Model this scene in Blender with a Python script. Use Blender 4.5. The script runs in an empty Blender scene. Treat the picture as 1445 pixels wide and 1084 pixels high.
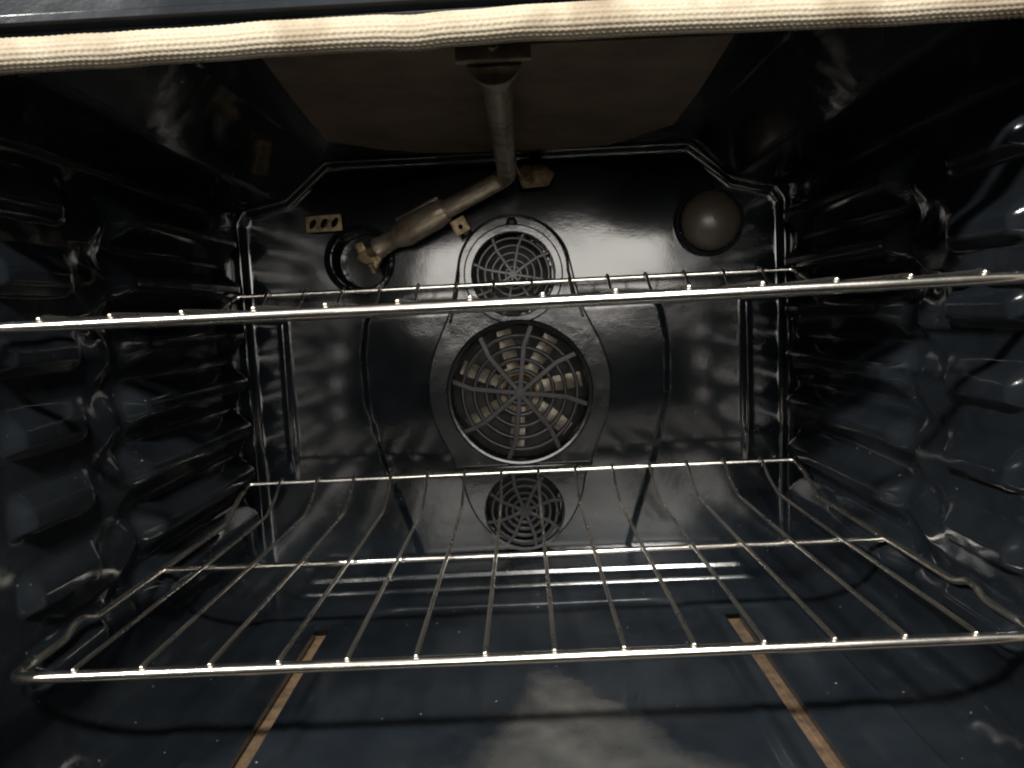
import bpy, bmesh, math, random
from mathutils import Vector, Matrix, noise

random.seed(7)
scene = bpy.context.scene
COL = scene.collection
PI = math.pi

# ---------------------------------------------------------------- camera
cam_d = bpy.data.cameras.new('camera')
cam = bpy.data.objects.new('camera', cam_d)
COL.objects.link(cam)
cam_d.sensor_width = 36.0
cam_d.lens = 1043.0 / 1445.0 * 36.0
cam_d.clip_start = 0.01
cam_d.clip_end = 50
CF = Vector((-0.01759351, 0.99520426, -0.09622347))
CR = Vector((0.99869699, 0.01288082, -0.04938029))
CU = Vector((0.04790404, 0.09696686, 0.99413411))
M = Matrix.Identity(4)
for i in range(3):
    M[i][0] = CR[i]; M[i][1] = CU[i]; M[i][2] = -CF[i]
M.translation = Vector((0.01024, -0.40915, 0.19836))
cam.matrix_world = M
scene.camera = cam

# ---------------------------------------------------------------- light: a dim kitchen, one ceiling fitting, the pale wall behind the photographer
world = bpy.data.worlds.new('World')
scene.world = world
world.use_nodes = True
bg = world.node_tree.nodes['Background']
bg.inputs[0].default_value = (1.0, 0.90, 0.76, 1)
bg.inputs[1].default_value = 0.005


def area_light(name, loc, target, sx, sy, power, color):
    d = bpy.data.lights.new(name, 'AREA')
    d.shape = 'RECTANGLE'; d.size = sx; d.size_y = sy; d.energy = power; d.color = color
    o = bpy.data.objects.new(name, d)
    COL.objects.link(o)
    o.location = loc
    o.rotation_euler = (Vector(target) - Vector(loc)).to_track_quat('-Z', 'Y').to_euler()
    return o


area_light('kitchen_ceiling_light', (0.62, -2.4, 2.16), (0.1, 0.2, 0.0), 0.62, 0.12, 235, (1.0, 0.955, 0.88))
area_light('pale_kitchen_wall_glow', (0.14, -2.5, 0.53), (0.14, 0.0, 0.53), 1.30, 0.66, 35, (1.0, 0.95, 0.88))
area_light('kitchen_side_light', (-2.2, -2.4, 2.16), (0.0, 0.2, 0.0), 0.35, 0.12, 380, (1.0, 0.965, 0.91))

scene.cycles.filter_width = 2.1
vs = scene.view_settings
vs.view_transform = 'Standard'
vs.look = 'None'
vs.exposure = 0.0
vs.gamma = 1.0
vs.use_curve_mapping = False


# ---------------------------------------------------------------- materials
def new_mat(name):
    m = bpy.data.materials.new(name)
    m.use_nodes = True
    nt = m.node_tree
    b = nt.nodes['Principled BSDF']
    return m, nt, b


def nd(nt, t, **kw):
    n = nt.nodes.new(t)
    for k, v in kw.items():
        if k in n.inputs:
            n.inputs[k].default_value = v
        else:
            setattr(n, k, v)
    return n


def ramp(nt, fac, stops):
    r = nt.nodes.new('ShaderNodeValToRGB')
    el = r.color_ramp.elements
    while len(el) < len(stops):
        el.new(0.5)
    for e, (p, c) in zip(el, stops):
        e.position = p
        e.color = (c, c, c, 1) if isinstance(c, (int, float)) else (*c, 1)
    nt.links.new(fac, r.inputs[0])
    return r.outputs[0]


def mix(nt, fac, a, b):
    m = nt.nodes.new('ShaderNodeMix')
    m.data_type = 'RGBA'
    for sock, v in ((m.inputs[0], fac), (m.inputs[6], a), (m.inputs[7], b)):
        if isinstance(v, bpy.types.NodeSocket):
            nt.links.new(v, sock)
        elif isinstance(v, tuple):
            sock.default_value = (*v, 1)
        else:
            sock.default_value = v
    return m.outputs[2]


def enamel(name, dark, light, rough=(0.10, 0.22), peel=0.05, wave=0.12, stain=False, specks=0.35, spec=0.5):
    m, nt, b = new_mat(name)
    L = nt.links.new
    tc = nd(nt, 'ShaderNodeTexCoord')
    co = tc.outputs['Object']
    n1 = nd(nt, 'ShaderNodeTexNoise', Scale=14.0, Detail=6.0, Roughness=0.6); L(co, n1.inputs['Vector'])
    col = mix(nt, ramp(nt, n1.outputs[0], [(0.35, 0.0), (0.7, 1.0)]), dark, light)
    # enamel flecks and dust
    vo = nd(nt, 'ShaderNodeTexVoronoi', Scale=170.0); L(co, vo.inputs['Vector'])
    sp = ramp(nt, vo.outputs['Distance'], [(0.10, 1.0), (0.17, 0.0)])
    wn = nd(nt, 'ShaderNodeTexWhiteNoise', noise_dimensions='3D'); L(vo.outputs['Position'], wn.inputs['Vector'])
    pick = ramp(nt, wn.outputs['Value'], [(0.955, 0.0), (0.985, 1.0)])
    mu = nd(nt, 'ShaderNodeMath', operation='MULTIPLY'); L(sp, mu.inputs[0]); L(pick, mu.inputs[1])
    mu2 = nd(nt, 'ShaderNodeMath', operation='MULTIPLY'); L(mu.outputs[0], mu2.inputs[0]); mu2.inputs[1].default_value = specks
    col = mix(nt, mu2.outputs[0], col, (0.30, 0.27, 0.22))
    rmap = nd(nt, 'ShaderNodeMapRange'); L(n1.outputs[0], rmap.inputs[0])
    rmap.inputs[1].default_value = 0.3; rmap.inputs[2].default_value = 0.75
    rmap.inputs[3].default_value = rough[0]; rmap.inputs[4].default_value = rough[1]
    ro = rmap.outputs[0]
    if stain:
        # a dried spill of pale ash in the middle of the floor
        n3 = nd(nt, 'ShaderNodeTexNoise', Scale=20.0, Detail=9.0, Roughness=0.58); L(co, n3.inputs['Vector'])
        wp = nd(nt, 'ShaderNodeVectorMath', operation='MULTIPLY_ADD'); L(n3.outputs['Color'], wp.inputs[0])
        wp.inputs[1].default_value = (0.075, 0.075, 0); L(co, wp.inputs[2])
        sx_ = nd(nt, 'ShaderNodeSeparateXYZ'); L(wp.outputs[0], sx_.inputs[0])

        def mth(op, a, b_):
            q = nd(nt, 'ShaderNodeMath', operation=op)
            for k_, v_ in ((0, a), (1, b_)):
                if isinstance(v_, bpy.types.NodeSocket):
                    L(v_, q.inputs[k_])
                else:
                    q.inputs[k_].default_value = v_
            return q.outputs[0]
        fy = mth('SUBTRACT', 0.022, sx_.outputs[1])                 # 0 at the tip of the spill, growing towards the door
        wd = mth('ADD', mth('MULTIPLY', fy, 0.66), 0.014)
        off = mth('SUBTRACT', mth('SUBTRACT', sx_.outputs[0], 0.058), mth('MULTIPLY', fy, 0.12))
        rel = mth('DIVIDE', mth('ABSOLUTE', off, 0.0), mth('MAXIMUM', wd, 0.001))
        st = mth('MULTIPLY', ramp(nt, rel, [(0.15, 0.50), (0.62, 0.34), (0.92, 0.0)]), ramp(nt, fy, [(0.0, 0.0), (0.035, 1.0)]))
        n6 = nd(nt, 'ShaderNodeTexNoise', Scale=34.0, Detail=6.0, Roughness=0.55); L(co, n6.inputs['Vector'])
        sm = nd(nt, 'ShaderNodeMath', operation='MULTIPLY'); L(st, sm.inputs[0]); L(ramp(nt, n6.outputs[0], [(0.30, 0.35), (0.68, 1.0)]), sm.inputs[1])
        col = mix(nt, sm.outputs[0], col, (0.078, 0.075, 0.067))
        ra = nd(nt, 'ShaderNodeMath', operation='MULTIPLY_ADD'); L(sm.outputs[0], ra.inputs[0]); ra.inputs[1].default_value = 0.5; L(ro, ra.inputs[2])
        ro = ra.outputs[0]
    L(col, b.inputs['Base Color'])
    L(ro, b.inputs['Roughness'])
    b.inputs['Specular IOR Level'].default_value = spec
    na = nd(nt, 'ShaderNodeTexNoise', Scale=420.0, Detail=2.0); L(co, na.inputs['Vector'])
    nb = nd(nt, 'ShaderNodeTexNoise', Scale=30.0, Detail=2.0); L(co, nb.inputs['Vector'])
    b1 = nd(nt, 'ShaderNodeBump', Strength=wave, Distance=0.004); L(nb.outputs[0], b1.inputs['Height'])
    b2 = nd(nt, 'ShaderNodeBump', Strength=peel, Distance=0.001); L(na.outputs[0], b2.inputs['Height']); L(b1.outputs[0], b2.inputs['Normal'])
    L(b2.outputs[0], b.inputs['Normal'])
    return m


def metal(name, c1, c2, rough=(0.2, 0.4), scale=60.0, metallic=1.0, bump=0.1, lo=0.42, hi=0.68):
    m, nt, b = new_mat(name)
    L = nt.links.new
    tc = nd(nt, 'ShaderNodeTexCoord')
    gm = nd(nt, 'ShaderNodeNewGeometry')
    n1 = nd(nt, 'ShaderNodeTexNoise', Scale=scale, Detail=6.0, Roughness=0.65); L(gm.outputs['Position'], n1.inputs['Vector'])
    f = ramp(nt, n1.outputs[0], [(lo, 0.0), (hi, 1.0)])
    L(mix(nt, f, c1, c2), b.inputs['Base Color'])
    mr = nd(nt, 'ShaderNodeMapRange'); L(f, mr.inputs[0]); mr.inputs[3].default_value = rough[0]; mr.inputs[4].default_value = rough[1]
    L(mr.outputs[0], b.inputs['Roughness'])
    b.inputs['Metallic'].default_value = metallic
    n2 = nd(nt, 'ShaderNodeTexNoise', Scale=scale * 6, Detail=3.0); L(gm.outputs['Position'], n2.inputs['Vector'])
    bu = nd(nt, 'ShaderNodeBump', Strength=bump, Distance=0.001); L(n2.outputs[0], bu.inputs['Height'])
    L(bu.outputs[0], b.inputs['Normal'])
    return m


NAVY_D, NAVY_L = (0.0046, 0.0059, 0.0075), (0.0082, 0.0102, 0.0124)
M_wall = enamel('navy_enamel', NAVY_D, NAVY_L, rough=(0.10, 0.17), wave=0.08)
M_back = enamel('back_enamel', (0.0042, 0.0058, 0.0074), (0.0070, 0.0094, 0.0118), rough=(0.105, 0.14), peel=0.04, wave=0.05, specks=0.2)
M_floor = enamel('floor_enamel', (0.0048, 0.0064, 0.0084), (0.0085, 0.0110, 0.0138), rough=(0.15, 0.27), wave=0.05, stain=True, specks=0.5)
M_frame = enamel('frame_enamel', (0.007, 0.0088, 0.0110), (0.012, 0.0145, 0.0175), rough=(0.14, 0.22), specks=0.6, spec=0.3)
M_grille = enamel('grille_enamel', (0.0040, 0.0046, 0.0052), (0.0070, 0.0080, 0.0088), rough=(0.30, 0.42), spec=0.35)
M_cover = enamel('cover_enamel', (0.0105, 0.0122, 0.0136), (0.0165, 0.0188, 0.0206), rough=(0.13, 0.20), peel=0.08, specks=0.5)
M_chrome = metal('rack_steel', (0.90, 0.88, 0.83), (0.46, 0.38, 0.29), rough=(0.20, 0.32), scale=22.0, lo=0.48, hi=0.78)
M_wire = metal('rack_wire_steel', (0.80, 0.77, 0.71), (0.30, 0.235, 0.17), rough=(0.26, 0.42), scale=20.0, lo=0.42, hi=0.75)
M_burner = metal('aluminised_burner_steel', (0.50, 0.44, 0.35), (0.19, 0.135, 0.08), rough=(0.28, 0.46), scale=38.0, metallic=0.75, bump=0.05)
M_brass = metal('heat_stained_brass', (0.22, 0.165, 0.092), (0.065, 0.043, 0.022), rough=(0.4, 0.65), scale=110.0, metallic=0.7, bump=0.3)
M_blade = metal('fan_blade_metal', (0.30, 0.27, 0.215), (0.11, 0.085, 0.060), rough=(0.4, 0.6), scale=130.0, metallic=0.35, bump=0.15)
M_baffle = metal('scorched_steel', (0.17, 0.125, 0.085), (0.095, 0.068, 0.046), rough=(0.42, 0.6), scale=16.0, metallic=0.3, bump=0.1)
M_rust = metal('scorched_burner_plate', (0.125, 0.082, 0.046), (0.040, 0.023, 0.012), rough=(0.7, 0.9), scale=90.0, metallic=0.0, bump=0.4)
M_dark = metal('dark_housing', (0.010, 0.010, 0.010), (0.020, 0.018, 0.015), rough=(0.5, 0.7), scale=40.0, metallic=0.0)

# braided glass-fibre gasket
M_gasket, nt, b = new_mat('braided_glass_fibre')
L = nt.links.new
gm = nd(nt, 'ShaderNodeNewGeometry')
n1 = nd(nt, 'ShaderNodeTexNoise', Scale=22.0, Detail=5.0); L(gm.outputs['Position'], n1.inputs['Vector'])
n2 = nd(nt, 'ShaderNodeTexNoise', Scale=700.0, Detail=2.0); L(gm.outputs['Position'], n2.inputs['Vector'])
c = mix(nt, ramp(nt, n1.outputs[0], [(0.46, 0.0), (0.68, 1.0)]), (0.235, 0.205, 0.150), (0.095, 0.064, 0.035))
c = mix(nt, ramp(nt, n2.outputs[0], [(0.35, 0.35), (0.6, 0.0)]), c, (0.14, 0.11, 0.07))
L(c, b.inputs['Base Color'])
b.inputs['Roughness'].default_value = 0.85
b.inputs['Sheen Weight'].default_value = 0.2
bu = nd(nt, 'ShaderNodeBump', Strength=0.4, Distance=0.0006); L(n2.outputs[0], bu.inputs['Height']); L(bu.outputs[0], b.inputs['Normal'])

# smoky heat-proof glass of the lamp cover
M_glass, nt, b = new_mat('smoky_lamp_glass')
b.inputs['Base Color'].default_value = (0.21, 0.18, 0.14, 1)
b.inputs['Roughness'].default_value = 0.34
b.inputs['Transmission Weight'].default_value = 0.72
b.inputs['IOR'].default_value = 1.5
gm = nd(nt, 'ShaderNodeNewGeometry')
n2 = nd(nt, 'ShaderNodeTexNoise', Scale=90.0, Detail=3.0); nt.links.new(gm.outputs['Position'], n2.inputs['Vector'])
bu = nd(nt, 'ShaderNodeBump', Strength=0.15, Distance=0.001); nt.links.new(n2.outputs[0], bu.inputs['Height']); nt.links.new(bu.outputs[0], b.inputs['Normal'])


# ---------------------------------------------------------------- helpers
def thing(name, loc, label, cat, group=None):
    o = bpy.data.objects.new(name, None)
    COL.objects.link(o)
    o.empty_display_size = 0.05
    o.location = loc
    o['label'] = label
    o['category'] = cat
    if group:
        o['group'] = group
    o['_loc'] = tuple(loc)
    return o


def wloc(o):
    v = Vector((0, 0, 0))
    while o is not None:
        v += o.location
        o = o.parent
    return v


def link(name, me, parent, loc=None):
    o = bpy.data.objects.new(name, me)
    COL.objects.link(o)
    o.parent = parent
    if loc is not None:
        o.location = loc
    return o


def smooth_mesh(me, ang=35):
    for p in me.polygons:
        p.use_smooth = True
    me.set_sharp_from_angle(angle=math.radians(ang))


def build(name, geo, mat, parent, ang=35, origin=None):
    """geo = (verts, faces) in world coordinates, linked as one mesh under parent"""
    verts, faces = geo
    org = Vector(origin) if origin is not None else wloc(parent)
    me = bpy.data.meshes.new(name)
    me.from_pydata([tuple(Vector(v) - org) for v in verts], [], faces)
    me.validate()
    bm = bmesh.new(); bm.from_mesh(me)
    bmesh.ops.recalc_face_normals(bm, faces=bm.faces)
    bm.to_mesh(me); bm.free()
    me.materials.append(mat)
    smooth_mesh(me, ang)
    o = link(name, me, parent)
    o.location = org - wloc(parent)
    return o


def join(*geos):
    V, F = [], []
    for v, f in geos:
        k = len(V)
        V += list(v); F += [tuple(i + k for i in q) for q in f]
    return V, F


def fillet(pts, r, n=5):
    pts = [Vector(p) for p in pts]
    out = [pts[0]]
    for i in range(1, len(pts) - 1):
        p = pts[i]
        a, c = pts[i - 1] - p, pts[i + 1] - p
        rr = min(r, a.length * 0.45, c.length * 0.45)
        s, e = p + a.normalized() * rr, p + c.normalized() * rr
        for k in range(n + 1):
            t = k / n
            out.append(s * (1 - t) ** 2 + p * 2 * t * (1 - t) + e * t * t)
    out.append(pts[-1])
    return out


def sweep(pts, r, n=10, dome=True, closed=False):
    """tube along a polyline; r number or list of radii"""
    pts = [Vector(p) for p in pts]
    R = r if isinstance(r, (list, tuple)) else [r] * len(pts)
    R = list(R)
    if dome and not closed:
        d0 = (pts[0] - pts[1]).normalized(); d1 = (pts[-1] - pts[-2]).normalized()
        a, z, r0, r1 = pts[0], pts[-1], R[0], R[-1]
        pts = [a + d0 * r0 * 0.55, a + d0 * r0 * 0.4] + pts + [z + d1 * r1 * 0.4, z + d1 * r1 * 0.55]
        R = [r0 * 0.25, r0 * 0.72] + R + [r1 * 0.72, r1 * 0.25]
    N = len(pts)
    V, F = [], []
    T = []
    for i in range(N):
        if closed:
            t = pts[(i + 1) % N] - pts[i - 1]
        else:
            t = pts[min(i + 1, N - 1)] - pts[max(i - 1, 0)]
        T.append(t.normalized())
    up = Vector((0, 0, 1)) if abs(T[0].z) < 0.9 else Vector((0, 1, 0))
    u = (up - T[0] * up.dot(T[0])).normalized()
    for i in range(N):
        u = (u - T[i] * u.dot(T[i])).normalized()
        w = T[i].cross(u)
        for k in range(n):
            a = 2 * PI * k / n
            V.append(pts[i] + (u * math.cos(a) + w * math.sin(a)) * R[i])
    for i in range(N if closed else N - 1):
        j = (i + 1) % N
        for k in range(n):
            k2 = (k + 1) % n
            F.append((i * n + k, i * n + k2, j * n + k2, j * n + k))
    if not closed:
        F.append(tuple(range(n)))
        F.append(tuple((N - 1) * n + k for k in range(n)))
    return V, F


def lathe_y(cx, cz, prof, n=40, cap0=False, cap1=False):
    """revolve (radius, y) profile about an axis along y"""
    V, F = [], []
    for r, y in prof:
        for k in range(n):
            a = 2 * PI * k / n
            V.append(Vector((cx + r * math.cos(a), y, cz + r * math.sin(a))))
    for i in range(len(prof) - 1):
        for k in range(n):
            k2 = (k + 1) % n
            F.append((i * n + k, i * n + k2, (i + 1) * n + k2, (i + 1) * n + k))
    if cap0:
        F.append(tuple(range(n)))
    if cap1:
        F.append(tuple((len(prof) - 1) * n + k for k in range(n)))
    return V, F


def box(c, s, mat3=None, bev=0.0):
    bm = bmesh.new()
    bmesh.ops.create_cube(bm, size=1.0)
    for v in bm.verts:
        v.co = Vector((v.co.x * s[0], v.co.y * s[1], v.co.z * s[2]))
    if bev:
        bmesh.ops.bevel(bm, geom=bm.edges[:], offset=bev, segments=2, affect='EDGES', profile=0.5)
    V = []
    bm.verts.ensure_lookup_table()
    for v in bm.verts:
        p = v.co if mat3 is None else mat3 @ v.co
        V.append(p + Vector(c))
    bm.verts.index_update()
    F = [tuple(v.index for v in f.verts) for f in bm.faces]
    bm.free()
    return V, F


def plate_y(loops, y, thick, bev=0.0008, mat3=None, origin=None):
    """flat sheet with holes: loops of (x, z); front face at y, extruded backwards; rounded edges"""
    cu = bpy.data.curves.new('tmp', 'CURVE')
    cu.dimensions = '2D'
    cu.fill_mode = 'BOTH'
    cu.extrude = max(thick / 2 - bev, 0.0001)
    cu.bevel_depth = bev
    cu.bevel_resolution = 1
    cu.offset = -bev
    for lp in loops:
        s = cu.splines.new('POLY')
        s.points.add(len(lp) - 1)
        for p, (x, z) in zip(s.points, lp):
            p.co = (x, z, 0, 1)
        s.use_cyclic_u = True
    ob = bpy.data.objects.new('tmp', cu)
    COL.objects.link(ob)
    dg = bpy.context.evaluated_depsgraph_get()
    me = bpy.data.meshes.new_from_object(ob.evaluated_get(dg))
    V = [Vector((v.co.x, y + thick / 2 - v.co.z, v.co.y)) for v in me.vertices]
    F = [tuple(p.vertices) for p in me.polygons]
    bpy.data.objects.remove(ob); bpy.data.curves.remove(cu); bpy.data.meshes.remove(me)
    if mat3 is not None:
        V = [mat3 @ (p - Vector(origin)) + Vector(origin) for p in V]
    return V, F


def circle(cx, cz, r, n=48, a0=0.0, a1=2 * PI):
    return [(cx + r * math.cos(a0 + (a1 - a0) * k / n), cz + r * math.sin(a0 + (a1 - a0) * k / n)) for k in range(n)]


def sst(a, b, x):
    if a == b:
        return 0.0 if x < a else 1.0
    t = min(1.0, max(0.0, (x - a) / (b - a)))
    return t * t * (3 - 2 * t)


def lerp_tab(tab, x):
    if x <= tab[0][0]:
        return tab[0][1]
    for (a, va), (b_, vb) in zip(tab, tab[1:]):
        if x <= b_:
            t = (x - a) / (b_ - a)
            return va + (vb - va) * t
    return tab[-1][1]


def frange(a, b, st):
    n = max(1, round((b - a) / st))
    return [a + (b - a) * i / n for i in range(n + 1)]


def sdf_poly(px, pz, poly):
    d = 1e9
    s = 1.0
    n = len(poly)
    j = n - 1
    for i in range(n):
        ax, az = poly[i]; bx, bz = poly[j]
        ex, ez = bx - ax, bz - az
        wx, wz = px - ax, pz - az
        t = max(0.0, min(1.0, (wx * ex + wz * ez) / (ex * ex + ez * ez)))
        qx, qz = wx - ex * t, wz - ez * t
        d = min(d, qx * qx + qz * qz)
        c1, c2, c3 = pz >= az, pz < bz, ex * wz > ez * wx
        if (c1 and c2 and c3) or (not c1 and not c2 and not c3):
            s = -s
        j = i
    return s * math.sqrt(d)


# ---------------------------------------------------------------- the oven
FLOOR_Z = -0.100
BACK_Y = 0.450
WALL_X = 0.318
CEIL_Z = 0.380
oven = thing('oven', (0, 0.2, FLOOR_Z), 'dark navy enamelled oven cavity with convection fan cover on its back wall', 'oven')

# --- side walls: pressed sheet with rack ribs, rounded into floor and ceiling
RIB_P, RIB_0 = 0.0509, -0.0165


def side_profile():
    """(x, z, nx, nz, on_wall) from floor edge to ceiling edge, right-hand side"""
    P = []
    r = 0.040
    cx, cz = WALL_X - r, FLOOR_Z + r
    for x in frange(0.256, cx, 0.008)[:-1]:
        P.append((x, FLOOR_Z, 0, 1, 0.0))
    for k in range(13):
        a = -PI / 2 + PI / 2 * k / 12
        P.append((cx + r * math.cos(a), cz + r * math.sin(a), -math.cos(a), -math.sin(a), 0.0))
    for z in frange(cz, 0.312, 0.0022)[1:]:
        P.append((WALL_X, z, -1, 0, 1.0))
    top = fillet([(WALL_X, 0.312, 0), (WALL_X - 0.004, 0.326, 0), (0.252, 0.337, 0), (0.204, CEIL_Z, 0), (0.196, CEIL_Z, 0)], 0.010, 5)
    for p in top[1:]:
        P.append((p.x, p.y, -0.7, -0.7, 0.0))
    return P


def rib_height(y, z):
    k = round((z - RIB_0) / RIB_P)
    dz = z - (RIB_0 + k * RIB_P)
    if k < 0 or k > 6:
        ribmask = 0.0
    else:
        ribmask = 1.0
    tip = 0.160 + 0.008 * math.sin(k * 2.1)
    rear = sst(tip + 0.006, tip + 0.030, y) * sst(0.430, 0.400, y)
    lug = sst(0.026, 0.038, y) * sst(0.120, 0.098, y)
    cosb = 0.5 + 0.5 * math.cos(2 * PI * dz / RIB_P)
    lin = min(1.0, max(0.0, (0.0215 - abs(dz + 0.001)) / 0.0165))
    prof_r = 0.25 * cosb + 0.75 * lin
    # lug: a blunt wedge, steeper below than above
    prof_l = sst(-0.0135, -0.006, dz) * (0.4 * sst(0.019, 0.001, dz) + 0.6 * min(1.0, max(0.0, (0.018 - dz) / 0.014)))
    rib = max(prof_r * rear, 0.72 * prof_l * lug) * ribmask
    # broad raised field at the mouth with a wavy back edge, following the ribs
    ph = math.cos(2 * PI * (z - RIB_0) / RIB_P + 0.6)
    edge = 0.156 + 0.013 * ph + 0.006 * math.sin(z * 31)
    field = sst(edge + 0.020, edge - 0.012, y) * sst(-0.06, -0.030, z) * sst(0.312, 0.285, z)
    dimple = 0.0035 * math.exp(-((y - 0.135) / 0.012) ** 2) * math.exp(-((dz - 0.012) / 0.010) ** 2)
    rearfield = sst(0.44, 0.415, y)
    return 0.0075 * field + (0.0205 - 0.0050 * field) * rib + 0.0015 * rearfield - dimple


def make_side(sx):
    prof = side_profile()
    ys = frange(-0.022, 0.195, 0.0017) + frange(0.195, 0.4505, 0.0028)[1:]
    V, F = [], []
    for y in ys:
        for (x, z, nx, nz, w) in prof:
            h = rib_height(y, z) * sst(FLOOR_Z + 0.035, FLOOR_Z + 0.05, z) if w else 0.0
            h += 0.0007 * noise.noise(Vector((y * 14 + sx * 5, z * 14, x * 6)))
            h += 0.00055 * noise.noise(Vector((y * 52 + sx * 3, z * 52, x * 20))) * sst(0.30, 0.10, y)
            V.append(Vector((sx * (x + nx * h), y, z + nz * h)))
    n = len(prof)
    for i in range(len(ys) - 1):
        for k in range(n - 1):
            F.append((i * n + k, i * n + k + 1, (i + 1) * n + k + 1, (i + 1) * n + k))
    return build('side_wall', (V, F), M_wall, oven, 50)


make_side(-1)
make_side(1)

# --- ceiling sheet with a sloping front header
V, F = [], []
prof = fillet([(-0.022, 0.3415, 0), (0.004, 0.345, 0), (0.034, CEIL_Z, 0), (0.4505, CEIL_Z, 0)], 0.02, 6)
prof = [p.copy() for p in prof]
xs = frange(-0.320, 0.320, 0.02)
for p in prof:
    for x in xs:
        zz = p.y
        V.append(Vector((x, p.x, zz + 0.0006 * noise.noise(Vector((x * 9, p.x * 9, 3))))))
n = len(xs)
for i in range(len(prof) - 1):
    for k in range(n - 1):
        F.append((i * n + k, i * n + k + 1, (i + 1) * n + k + 1, (i + 1) * n + k))
build('ceiling', (V, F), M_wall, oven)

# --- back wall: pressed panel
OUT = [(-0.306, -0.13), (-0.306, 0.312), (-0.299, 0.324), (-0.252, 0.334), (-0.203, 0.375),
       (0.205, 0.375), (0.256, 0.334), (0.301, 0.322), (0.309, 0.310), (0.311, -0.13)]
BOT = [(-0.10, 0.118), (-0.04, 0.137), (0.03, 0.160), (0.10, 0.1755), (0.158, 0.1765), (0.195, 0.170), (0.23, 0.150)]
HOLES = [(-0.173, 0.267, 0.0335), (0.227, 0.290, 0.0325)]


def back_h(x, z):
    d = sdf_poly(x, z, OUT)
    h = 0.007 * sst(-0.003, 0.004, d) + 0.0030 * math.exp(-(d / 0.0036) ** 2)
    ax = abs(x)
    fz = sst(0.215, 0.195, z) * sst(0.0, 0.07, z)
    h += fz * (0.0030 * math.exp(-((ax - 0.2665) / 0.0032) ** 2) + 0.0035 * sst(0.262, 0.270, ax))
    xb = lerp_tab(BOT, z)
    h += sst(0.222, 0.198, z) * (0.0022 * sst(xb + 0.003, xb - 0.003, ax))
    h -= 0.0012 * sst(0.040, -0.03, z)
    h += 0.0007 * math.sin(x * 21 + 0.6) * math.sin(z * 17 + 0.4) + 0.0006 * noise.noise(Vector((x * 13, z * 13, 1.7)))
    return h


xs = frange(-0.320, 0.320, 0.0022)
zs = frange(FLOOR_Z - 0.004, CEIL_Z + 0.004, 0.0022)
V, F = [], []
for z in zs:
    for x in xs:
        V.append(Vector((x, BACK_Y - back_h(x, z), z)))
n = len(xs)


def cut(x, z):
    for cx, cz, r in HOLES:
        if (x - cx) ** 2 + (z - cz) ** 2 < r * r:
            return True
    for cx, cz, r in ((0.001, 0.241, 0.046), (0.004, 0.107, 0.078), (0.001, -0.031, 0.044)):
        if (x - cx) ** 2 + (z - cz) ** 2 < r * r:
            return True
    return False


for i in range(len(zs) - 1):
    for k in range(n - 1):
        if cut((xs[k] + xs[k + 1]) / 2, (zs[i] + zs[i + 1]) / 2):
            continue
        F.append((i * n + k, i * n + k + 1, (i + 1) * n + k + 1, (i + 1) * n + k))
back = build('back_wall', (V, F), M_back, oven, 60)

# --- fan chamber behind the wall
V, F = box((0.0, 0.492, 0.105), (0.24, 0.065, 0.44))
F = [f for f in F if not all(V[i].y < 0.47 for i in f)]
build('fan_chamber', (V, F), M_dark, oven)

# --- convection fan
FC = (0.004, 0.107)
fan = build('fan', join(lathe_y(FC[0], FC[1], [(0.004, 0.452), (0.012, 0.453), (0.017, 0.457), (0.018, 0.463), (0.030, 0.465), (0.033, 0.470)], 32, True, True)), M_brass, oven, 40,
            origin=(FC[0], 0.465, FC[1]))
V = []
F = []
bl = []
rows = [0.020, 0.030, 0.045, 0.060, 0.073]
for r in rows:
    for t in (-0.5, -0.2, 0.2, 0.5):
        w = 0.0170 if r > 0.03 else 0.014
        lift = -0.0075 * max(0.0, t) * 2 * sst(0.02, 0.04, r)
        bl.append(Vector((t * w, -0.006 + lift * 0.9, r)))
nb_ = 4
for i in range(len(rows) - 1):
    for k in range(nb_ - 1):
        F.append((i * nb_ + k, i * nb_ + k + 1, (i + 1) * nb_ + k + 1, (i + 1) * nb_ + k))
me = bpy.data.meshes.new('blade')
off = len(bl)
allv = bl + [v + Vector((0, 0.0012, 0)) for v in bl]
allf = F + [tuple(i + off for i in reversed(f)) for f in F]
me.from_pydata([tuple(v) for v in allv], [], allf)
me.materials.append(M_blade)
smooth_mesh(me, 30)
for deg in (103, 57, 8, -42, -96, -148, 155):
    o = link('blade', me, fan, (0, 0, 0))
    o.rotation_euler = (0, -math.radians(deg - 90), 0)

# --- fan cover: one pressed plate, three round grilles
half = [(0.306, 0.004), (0.3035, 0.020), (0.296, 0.036), (0.284, 0.050), (0.268, 0.060), (0.250, 0.0645), (0.228, 0.069),
        (0.202, 0.076), (0.178, 0.087), (0.155, 0.097), (0.130, 0.1035), (0.105, 0.1045), (0.080, 0.100), (0.058, 0.0925),
        (0.040, 0.084), (0.028, 0.080), (0.020, 0.0795), (0.010, 0.0725), (-0.010, 0.068), (-0.028, 0.0615), (-0.046, 0.051),
        (-0.060, 0.038), (-0.071, 0.022), (-0.076, 0.006)]
def catmull(P, m=4):
    out = []
    for i in range(len(P) - 1):
        p0_, p1_, p2_, p3_ = [Vector(P[min(max(k, 0), len(P) - 1)]) for k in (i - 1, i, i + 1, i + 2)]
        for k in range(m):
            t = k / m
            out.append(tuple(0.5 * (2 * p1_ + (p2_ - p0_) * t + (2 * p0_ - 5 * p1_ + 4 * p2_ - p3_) * t * t + (3 * p1_ - p0_ - 3 * p2_ + p3_) * t ** 3)))
    return out + [tuple(P[-1])]


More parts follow.
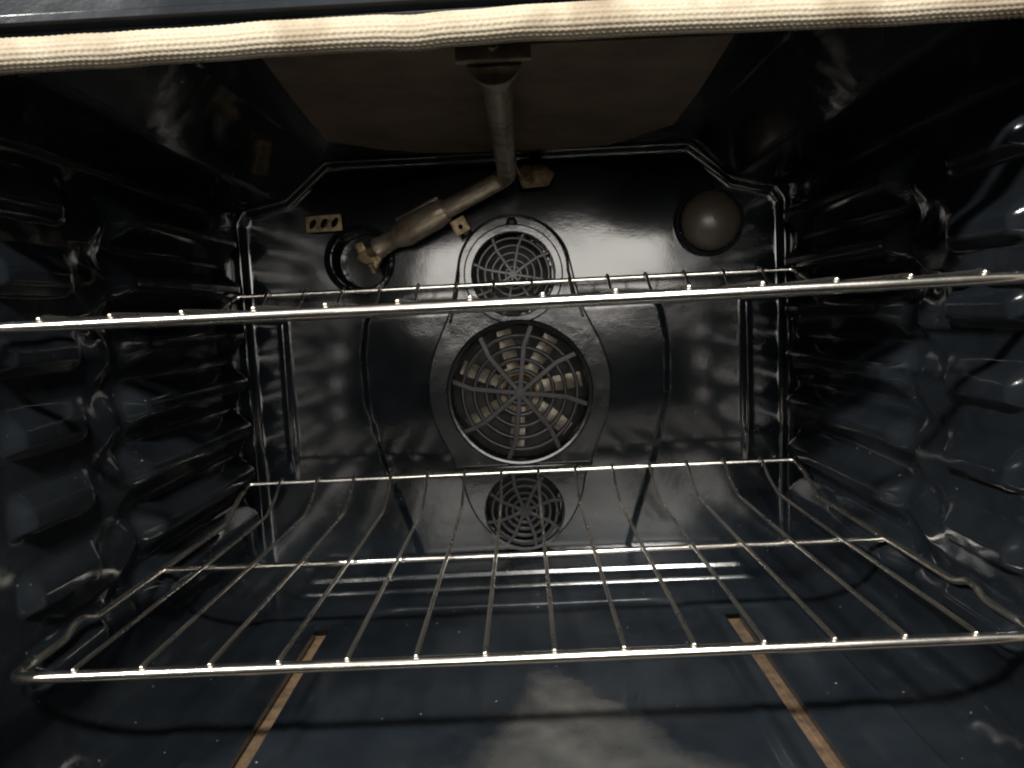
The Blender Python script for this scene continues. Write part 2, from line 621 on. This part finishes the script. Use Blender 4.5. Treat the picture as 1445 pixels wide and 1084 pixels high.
half = catmull(half)
CX = 0.004
outline = [(CX + w, z) for z, w in half] + [(CX - w, z) for z, w in reversed(half)]
GT, GM, GB = (0.003, 0.241), (0.004, 0.107), (0.003, -0.031)
RT, RM, RB = 0.0465, 0.0775, 0.0445
cy = 0.428
screw_hole = circle(0.004, 0.2985, 0.0042, 16)
cov = build('fan_cover', plate_y([outline, circle(*GT, RT), circle(*GM, RM), circle(*GB, RB), screw_hole], cy, 0.010, 0.0022), M_cover, oven, 50)


def ring_prof(r, w, y0, d):
    """rounded rib ring, front at y0"""
    return [(r - w / 2, y0 + d), (r - w / 2, y0 + 0.0008), (r - w / 4, y0), (r + w / 4, y0), (r + w / 2, y0 + 0.0008), (r + w / 2, y0 + d)]


# raised rims
build('rim', lathe_y(*GT, [(RT - 0.0005, cy + 0.006), (RT - 0.0005, cy - 0.0022), (RT + 0.001, cy - 0.0034), (RT + 0.0075, cy - 0.0034), (RT + 0.0090, cy - 0.002), (RT + 0.0095, cy + 0.001)], 64), M_cover, cov)
build('rim', lathe_y(*GM, [(RM - 0.0005, cy + 0.006), (RM - 0.0005, cy - 0.003), (RM + 0.0010, cy - 0.0058), (RM + 0.0035, cy - 0.0062), (RM + 0.0056, cy - 0.0048), (RM + 0.0066, cy + 0.001)], 80), M_cover, cov)
# outer arch bead over the top grille
arch = [(GT[0] + 0.0615 * math.cos(a), cy - 0.0002, GT[1] + 0.004 + 0.0605 * math.sin(a)) for a in frange(-0.05, PI + 0.05, 0.07)]
arch = [(0.079, cy, 0.190), (0.071, cy, 0.215)] + arch + [(-0.063, cy, 0.215), (-0.071, cy, 0.190)]
build('edge_bead', sweep(fillet(arch, 0.004, 3), 0.0016, 8), M_cover, cov)
# fold line across the foot of the cover
build('fold_ledge', box((0.004, cy - 0.001, 0.020), (0.150, 0.009, 0.009), None, 0.002), M_cover, cov)


def grille(c, R, radii, nsp, a0, wr, ws, y0, dep):
    for r in radii:
        build('ring', lathe_y(c[0], c[1], ring_prof(r, wr, y0, dep), 56), M_grille, cov)
    build('hub', lathe_y(c[0], c[1], [(0.0005, y0 - 0.001), (radii[-1] * 0.42, y0 - 0.001), (radii[-1] * 0.5, y0 + 0.001), (radii[-1] * 0.5, y0 + dep)], 24, True, True), M_grille, cov)
    for k in range(nsp):
        a = a0 + 2 * PI * k / nsp
        pts = []
        for r in (radii[-1] * 0.3, R * 0.35, R * 0.7, R + 0.001):
            aa = a + 0.10 * math.sin(r / R * PI)
            pts.append((c[0] + r * math.cos(aa), c[1] + r * math.sin(aa)))
        L_, R_ = [], []
        for i, (x, z) in enumerate(pts):
            q = pts[min(i + 1, 3)]; p = pts[max(i - 1, 0)]
            dx, dz = q[0] - p[0], q[1] - p[1]
            l = math.hypot(dx, dz)
            L_.append((x - dz / l * ws / 2, z + dx / l * ws / 2))
            R_.append((x + dz / l * ws / 2, z - dx / l * ws / 2))
        build('spoke', plate_y([L_ + R_[::-1]], y0 - 0.0006, dep, 0.0005), M_grille, cov, 50)


grille(GT, RT, [0.0400, 0.0318, 0.0238, 0.0160, 0.0085], 8, math.radians(28), 0.0034, 0.0034, cy + 0.0005, 0.004)
grille(GM, RM, [0.0655, 0.0520, 0.0385, 0.0255, 0.0130], 8, math.radians(-12), 0.0048, 0.0056, cy - 0.0010, 0.005)
grille(GB, RB, [0.0375, 0.0295, 0.0215, 0.0140, 0.0070], 8, math.radians(15), 0.0044, 0.0044, cy + 0.0008, 0.005)
build('screw', lathe_y(0.004, 0.2985, [(0.0004, cy - 0.001), (0.003, cy - 0.0005), (0.004, cy + 0.002), (0.004, cy + 0.006)], 18, True, True), M_dark, cov)

# --- floor panel: raised centre, ribs at the back, two burner slots
SL = (0.1900, 0.2035)
xh = sorted(set([round(v, 5) for v in frange(0.0, SL[0], 0.0032) + list(SL) + frange(SL[0], SL[1], 0.0058) + frange(SL[1], 0.262, 0.0032)]))
xs = [-v for v in reversed(xh[1:])] + xh
SLOT_Y = 0.276
ys = frange(-0.022, SLOT_Y, 0.003) + frange(SLOT_Y, 0.310, 0.0024)[1:] + frange(0.310, 0.395, 0.0009)[1:] + frange(0.395, 0.452, 0.0024)[1:]


def floor_z(x, y):
    ax = abs(x)
    # rounded-rectangle platform
    qx, qy = ax - (0.166 - 0.045), y - (0.318 - 0.045)
    d = math.hypot(max(qx, 0), max(qy, 0)) + min(max(qx, qy), 0) - 0.045
    side = sst(0.250, 0.236, ax)
    rise = lambda v, a, w: min(1.0, max(0.0, (v - a) / w))
    # dished centre, then two more low steps up towards the back
    z = FLOOR_Z + 0.0003 + 0.0040 * (0.35 * sst(-0.0035, 0.0035, d) + 0.65 * rise(d, -0.0010, 0.0022))
    z += 0.0045 * rise(y, 0.3560, 0.0026) * side + 0.0050 * rise(y, 0.3860, 0.0028) * side
    if y < SLOT_Y + 0.006:
        z += 0.0011 * math.exp(-((abs(ax - 0.19675) - 0.0088) / 0.0022) ** 2)
    z -= 0.0030 * sst(0.172, 0.180, ax) * sst(0.236, 0.226, ax) * sst(0.300, 0.285, y)
    t = max(0.0, y - 0.418)
    z += 0.004 * (t / 0.034) ** 2
    z += 0.0004 * noise.noise(Vector((x * 16, y * 16, 9))) + 0.0005 * math.sin(x * 13 + 1) * math.sin(y * 19)
    return z


V, F = [], []
for y in ys:
    for x in xs:
        V.append(Vector((x, y, floor_z(x, y))))
n = len(xs)
for i in range(len(ys) - 1):
    for k in range(n - 1):
        mx, my = abs((xs[k] + xs[k + 1]) / 2), (ys[i] + ys[i + 1]) / 2
        if SL[0] < mx < SL[1] and my < SLOT_Y:
            continue
        F.append((i * n + k, i * n + k + 1, (i + 1) * n + k + 1, (i + 1) * n + k))
# turned-down slot lips
for s in (-1, 1):
    lipx = [s * SL[0], s * SL[1]]
    for lx in lipx:
        a = len(V)
        yy = [y for y in ys if y <= SLOT_Y + 1e-6]
        for y in yy:
            V.append(Vector((lx, y, floor_z(lx, y)))); V.append(Vector((lx + s * 0.0004 * (1 if abs(lx) > 0.197 else -1), y, FLOOR_Z - 0.004)))
        for i in range(len(yy) - 1):
            F.append((a + 2 * i, a + 2 * i + 1, a + 2 * i + 3, a + 2 * i + 2))
floor = build('floor_panel', (V, F), M_floor, oven, 50)
for s in (-1, 1):
    build('burner_plate', box((s * 0.197, 0.134, FLOOR_Z - 0.0105), (0.03, 0.324, 0.003)), M_rust, oven)

# --- front frame and its braided gasket
OPEN_X, OPEN_T, OPEN_B = 0.3215, 0.3425, FLOOR_Z - 0.002
def frame_loop(o, r=0.03):
    x, t, bt = OPEN_X + o, OPEN_T + o, OPEN_B - o
    rr = r + o
    pts = []
    for cxs, czs, a0 in ((1, 1, 0), (-1, 1, PI / 2), (-1, -1, PI), (1, -1, 3 * PI / 2)):
        cx = cxs * (x - rr); cz = (t - rr) if czs > 0 else (bt + rr)
        for k in range(9):
            a = a0 + PI / 2 * k / 8
            pts.append((cx + rr * math.cos(a), cz + rr * math.sin(a)))
    return pts


prof = [(0.0, -0.016), (0.0, -0.024), (0.002, -0.028), (0.0065, -0.028), (0.0075, -0.033), (0.009, -0.035), (0.012, -0.035), (0.0135, -0.033), (0.014, -0.031), (0.10, -0.031), (0.10, -0.016)]
V, F = [], []
for o, y in prof:
    for x, z in frame_loop(o, 0.014):
        V.append(Vector((x, y, z)))
n = 36
for i in range(len(prof) - 1):
    for k in range(n):
        F.append((i * n + k, i * n + (k + 1) % n, (i + 1) * n + (k + 1) % n, (i + 1) * n + k))
build('front_frame', (V, F), M_frame, oven)

g = frame_loop(-0.0055, 0.03)
loop = []
for i in range(len(g)):
    a, c = Vector((g[i][0], 0, g[i][1])), Vector((g[(i + 1) % len(g)][0], 0, g[(i + 1) % len(g)][1]))
    m_ = max(1, int((c - a).length / 0.0008))
    for k in range(m_):
        loop.append(a.lerp(c, k / m_))
pts, N, K = [], len(loop), 80
V, F = [], []
s_acc = 0.0
for i, p in enumerate(loop):
    t = (loop[(i + 1) % N] - loop[i - 1]).normalized()
    s_acc += (loop[i] - loop[i - 1]).length if i else 0.0
    nrm = Vector((t.z, 0, -t.x))
    wob = 0.0009 * noise.noise(Vector((s_acc * 9, 1, 0))) + 0.0005 * noise.noise(Vector((s_acc * 40, 2, 0)))
    c0 = Vector((p.x, -0.0355, p.z)) + nrm * wob
    if p.z > 0.3:
        c0.z -= 0.0022 * sst(0.0, 0.28, p.x) + 0.0016 * sst(0.0, -0.28, p.x) + 0.0012 * math.exp(-((p.x + 0.035) / 0.012) ** 2)
    rad = 0.0083 + 0.0006 * noise.noise(Vector((s_acc * 16, 5, 0)))
    for k in range(K):
        a = 2 * PI * k / K
        row = (k / K * 20) % 1.0
        sgn = 1 if int(k / K * 20) % 2 else -1
        braid = 0.00022 * math.sin(2 * PI * (s_acc / 0.0032 + sgn * row * 0.5)) - 0.0005 * (abs(row - 0.5) * 2) ** 2
        r = rad + braid
        V.append(c0 + nrm * (r * math.sin(a)) * 0.98 + Vector((0, -1, 0)) * (r * math.cos(a)) * 0.9)
for i in range(N):
    j = (i + 1) % N
    for k in range(K):
        F.append((i * K + k, i * K + (k + 1) % K, j * K + (k + 1) % K, j * K + k))
build('door_gasket', (V, F), M_gasket, oven, 180)

# --- flame spreader under the ceiling
BZ = 0.3690
pl = [(-0.150, 0.085), (-0.160, 0.200), (-0.166, 0.305), (-0.120, 0.362), (-0.078, 0.388), (-0.03, 0.397), (0.06, 0.398), (0.110, 0.392), (0.165, 0.325), (0.162, 0.200), (0.155, 0.085)]
V, F = plate_y([pl], 0.0, 0.0016, 0.0005)
V = [Vector((p.x, p.z, BZ + p.y + 0.0016 * math.sin(p.x * 26) * math.sin(p.z * 15))) for p in V]
spreader = build('flame_spreader', (V, F), M_baffle, oven, 50)
for sx in (-1, 1):
    for yy in (0.12, 0.30):
        build('spacer', box((sx * 0.125, yy, (BZ + CEIL_Z) / 2), (0.012, 0.012, CEIL_Z - BZ - 0.0010)), M_baffle, spreader)

# --- broil burner: straight tube along the ceiling, elbow, venturi into the back wall
tz = 0.345
path = fillet([(0.001, 0.055, tz), (0.002, 0.200, tz - 0.001), (0.002, 0.388, tz - 0.003), (-0.030, 0.396, 0.328), (-0.072, 0.404, 0.310)], 0.018, 6)
burner = build('broil_burner', sweep(path, 0.0100, 20), M_burner, oven, 50)
build('rolled_seam', sweep([(0.0045, 0.070, tz - 0.0092), (0.0052, 0.372, tz - 0.0119)], 0.0014, 8), M_burner, burner)
build('flared_mouth', sweep([(0.001, 0.040, tz + 0.002), (0.001, 0.046, tz + 0.001), (0.001, 0.058, tz), (0.001, 0.072, tz)], [0.0165, 0.0155, 0.0107, 0.0103], 20, False), M_burner, burner)
br = box((0.001, 0.034, tz + 0.005), (0.044, 0.006, 0.014), None, 0.0012)
br2 = box((0.001, 0.030, tz + 0.0185), (0.044, 0.016, 0.002), None, 0.0005)
brk = build('mounting_bracket', join(br, br2), M_burner, burner)
build('screw', sweep([(0.001, 0.029, tz + 0.006), (0.001, 0.0315, tz + 0.006)], 0.0034, 12), M_brass, brk)
d = (Vector((-0.150, 0.432, 0.277)) - Vector((-0.072, 0.404, 0.310))).normalized()
p0 = Vector((-0.066, 0.402, 0.3125))
ven = [p0, p0 + d * 0.006, p0 + d * 0.012, p0 + d * 0.056, p0 + d * 0.062, p0 + d * 0.070, p0 + d * 0.086, p0 + d * 0.090, p0 + d * 0.094]
build('venturi', sweep(ven, [0.0121, 0.0136, 0.0150, 0.0155, 0.0140, 0.0110, 0.0108, 0.0124, 0.0122], 20, False), M_burner, burner, 40)
# seam flange along the venturi
side = d.cross(Vector((0, 1, 0))).normalized()
build('seam_flange', sweep([p0 + d * 0.004 + side * -0.0150, p0 + d * 0.058 + side * -0.0165], 0.0022, 8), M_burner, burner)
# small tab with a hole hanging under the tube
a_ = math.radians(30)
R3 = Matrix.Rotation(-a_ * 0.9, 3, 'Y')
tabc = (-0.0525, 0.412, 0.2955)
sq = [(tabc[0] + dx * 0.0085, tabc[2] + dz * 0.0085) for dx, dz in ((-1, -1), (1, -1), (1, 1), (-1, 1))]
build('mounting_tab', plate_y([sq, circle(tabc[0], tabc[2] - 0.001, 0.0026, 14)], 0.412, 0.0018, 0.0004, R3, tabc), M_brass, burner)
# orifice fitting in its cup
ob = build('orifice_fitting', join(sweep([p0 + d * 0.094, p0 + d * 0.106], 0.0064, 6, False),
                              box(p0 + d * 0.108 + Vector((0.002, 0.004, -0.004)), (0.026, 0.010, 0.018), Matrix.Rotation(math.radians(28), 3, 'Y'), 0.0016),
                              box(p0 + d * 0.110 + Vector((-0.006, 0.0, 0.008)), (0.010, 0.008, 0.012), Matrix.Rotation(math.radians(-15), 3, 'Y'), 0.001),
                              sweep([p0 + d * 0.110 + Vector((0.004, -0.002, -0.010)), p0 + d * 0.110 + Vector((0.007, 0.004, -0.020))], 0.004, 6, False)), M_brass, burner, 30)
hx, hz, hr = HOLES[0]
build('orifice_cup', lathe_y(hx, hz, [(0.001, 0.485), (hr - 0.003, 0.485), (hr - 0.001, 0.482), (hr, 0.455), (hr + 0.001, 0.4455), (hr + 0.0035, 0.4425), (hr + 0.0065, 0.444), (hr + 0.0075, 0.449)], 48, True), M_back, oven, 50)

# --- igniter bracket beside the elbow
ix, iz = 0.0335, 0.3465
hexp = [(ix - 0.022, iz + 0.004), (ix - 0.014, iz + 0.012), (ix + 0.008, iz + 0.012), (ix + 0.0205, iz + 0.001), (ix + 0.013, iz - 0.0115), (ix - 0.016, iz - 0.013)]
ign = build('igniter_bracket', plate_y([hexp], 0.418, 0.0025, 0.0007), M_brass, oven, 40)
build('stand_off', box((ix, 0.433, iz), (0.014, 0.026, 0.012)), M_brass, ign)
build('tongue', box((ix + 0.003, 0.4150, iz + 0.0055), (0.014, 0.006, 0.0065), None, 0.001), M_brass, ign)
build('screw', sweep([(ix - 0.009, 0.4135, iz - 0.002), (ix - 0.009, 0.4185, iz - 0.002)], 0.0045, 8), M_brass, ign)
build('lower_lip', sweep([(ix - 0.015, 0.4165, iz - 0.0125), (ix + 0.012, 0.4165, iz - 0.0112)], 0.0016, 8), M_brass, ign)
build('igniter_lead', sweep(fillet([(ix - 0.016, 0.416, iz - 0.001), (ix - 0.022, 0.408, iz + 0.010), (ix - 0.024, 0.403, iz + 0.020)], 0.006, 4), 0.0016, 8), M_brass, ign)

# --- perforated clip on the wall
kx, kz = -0.209, 0.3095
R3 = Matrix.Rotation(math.radians(-1.5), 3, 'Y')
rect = [(kx - 0.0205, kz - 0.0095), (kx + 0.0205, kz - 0.0095), (kx + 0.0205, kz + 0.0090), (kx - 0.0205, kz + 0.0090)]
hl = []
for q in (-0.0125, 0.0, 0.0125):
    hl.append([(kx + q + 0.0038 * math.cos(a) + 0.0022 * math.sin(a), kz + 0.0052 * math.sin(a)) for a in frange(0, 2 * PI, PI / 8)[:-1]])
build('perforated_clip', plate_y([rect] + hl, 0.4395, 0.0022, 0.0006, R3, (kx, 0.44, kz)), M_brass, oven, 40)

# --- oven lamp: rim and glass cover
lx, lz, lr = HOLES[1]
lamp = build('lamp_socket', lathe_y(lx, lz, [(0.002, 0.482), (lr - 0.006, 0.480), (lr - 0.001, 0.452), (lr + 0.001, 0.446), (lr + 0.002, 0.441), (lr + 0.0045, 0.4395), (lr + 0.0065, 0.442), (lr + 0.007, 0.449)], 48, True), M_cover, oven, 50)
gp = [(lr + 0.0008, 0.4405)] + [((lr + 0.0008) * math.cos(a), 0.4385 - 0.021 * math.sin(a)) for a in frange(0.0, PI / 2 - 0.03, 0.13)]
ip = [(r * 0.94, y + 0.0022) for r, y in reversed(gp[1:])]
build('glass_cover', lathe_y(lx, lz, gp + ip, 48, False, False), M_glass, lamp, 60)
build('bulb', lathe_y(lx, lz, [(0.0008, 0.4345), (0.006, 0.4355), (0.011, 0.440), (0.0125, 0.447), (0.010, 0.458), (0.008, 0.470)], 28, True, True), M_blade, lamp, 60)
for a in (200, 320, 80):
    x, z = lx + (lr + 0.003) * math.cos(math.radians(a)), lz + (lr + 0.003) * math.sin(math.radians(a))
    build('retaining_clip', sweep([(x, 0.442, z), (x - 0.005 * math.cos(math.radians(a)), 0.4335, z - 0.005 * math.sin(math.radians(a)))], 0.0013, 8), M_chrome, lamp)

# ---------------------------------------------------------------- racks
PITCH = 0.040
RD = 0.382
LIP = 0.0256
RX = 0.298


def mesh_of(name, geo, mat, ang=50):
    me = bpy.data.meshes.new(name)
    me.from_pydata([tuple(v) for v in geo[0]], [], geo[1])
    bm = bmesh.new(); bm.from_mesh(me); bmesh.ops.recalc_face_normals(bm, faces=bm.faces); bm.to_mesh(me); bm.free()
    me.materials.append(mat)
    smooth_mesh(me, ang)
    return me


BR = 0.0034
me_front = mesh_of('front_bar', sweep(fillet([(-RX, 0.020, 0), (-RX, 0.0, 0), (RX, 0.0, 0), (RX, 0.020, 0)], 0.012, 6), BR, 14), M_chrome)
me_back = mesh_of('back_bar', sweep(fillet([(-RX, RD - 0.016, LIP - 0.006), (-RX, RD, LIP), (RX, RD, LIP), (RX, RD - 0.016, LIP - 0.006)], 0.010, 6), 0.0027, 12), M_chrome)
me_mid = mesh_of('middle_bar', sweep([(-RX + 0.001, 0.1856, -0.0012), (RX - 0.001, 0.1856, -0.0012)], 0.0026, 12), M_chrome)
side_pts = [(0, 0.020, 0), (0, 0.052, 0), (0, 0.064, 0.006), (0, 0.072, 0.006), (0, 0.086, 0.0), (0, 0.18, 0), (0, 0.318, 0), (0, 0.352, 0.016), (0, RD - 0.016, LIP - 0.006)]
me_side = mesh_of('side_rod', sweep(fillet(side_pts, 0.008, 4), 0.0024, 12), M_wire)
WR = 0.00145
wire_pts = [(0, -0.0012, 0.0040), (0, 0.006, 0.0042), (0, 0.1856, 0.0031), (0, 0.324, 0.0032), (0, 0.354, 0.014), (0, RD - 0.008, LIP + 0.0025), (0, RD + 0.0005, LIP + 0.0042), (0, RD + 0.0042, LIP + 0.001)]
me_wire = mesh_of('wire', sweep(fillet(wire_pts, 0.006, 3), WR, 9), M_wire)

for loc, label in (((0.0, 0.0, 0.0), 'lower chrome wire oven rack, just above the oven floor, seen from above'),
                   ((0.0024, 0.0, 0.2035), 'upper chrome wire oven rack, seen almost edge on across the small top grille')):
    rk = thing('oven_rack', loc, label, 'oven rack', 'wire racks in the oven')
    link('front_bar', me_front, rk)
    link('back_bar', me_back, rk)
    link('middle_bar', me_mid, rk)
    for s in (-1, 1):
        link('side_rod', me_side, rk, (s * RX, 0, 0))
    for i in range(14):
        link('wire', me_wire, rk, ((i - 6.5) * PITCH, 0, 0))

for o in list(COL.objects):
    if '_loc' in o:
        del o['_loc']
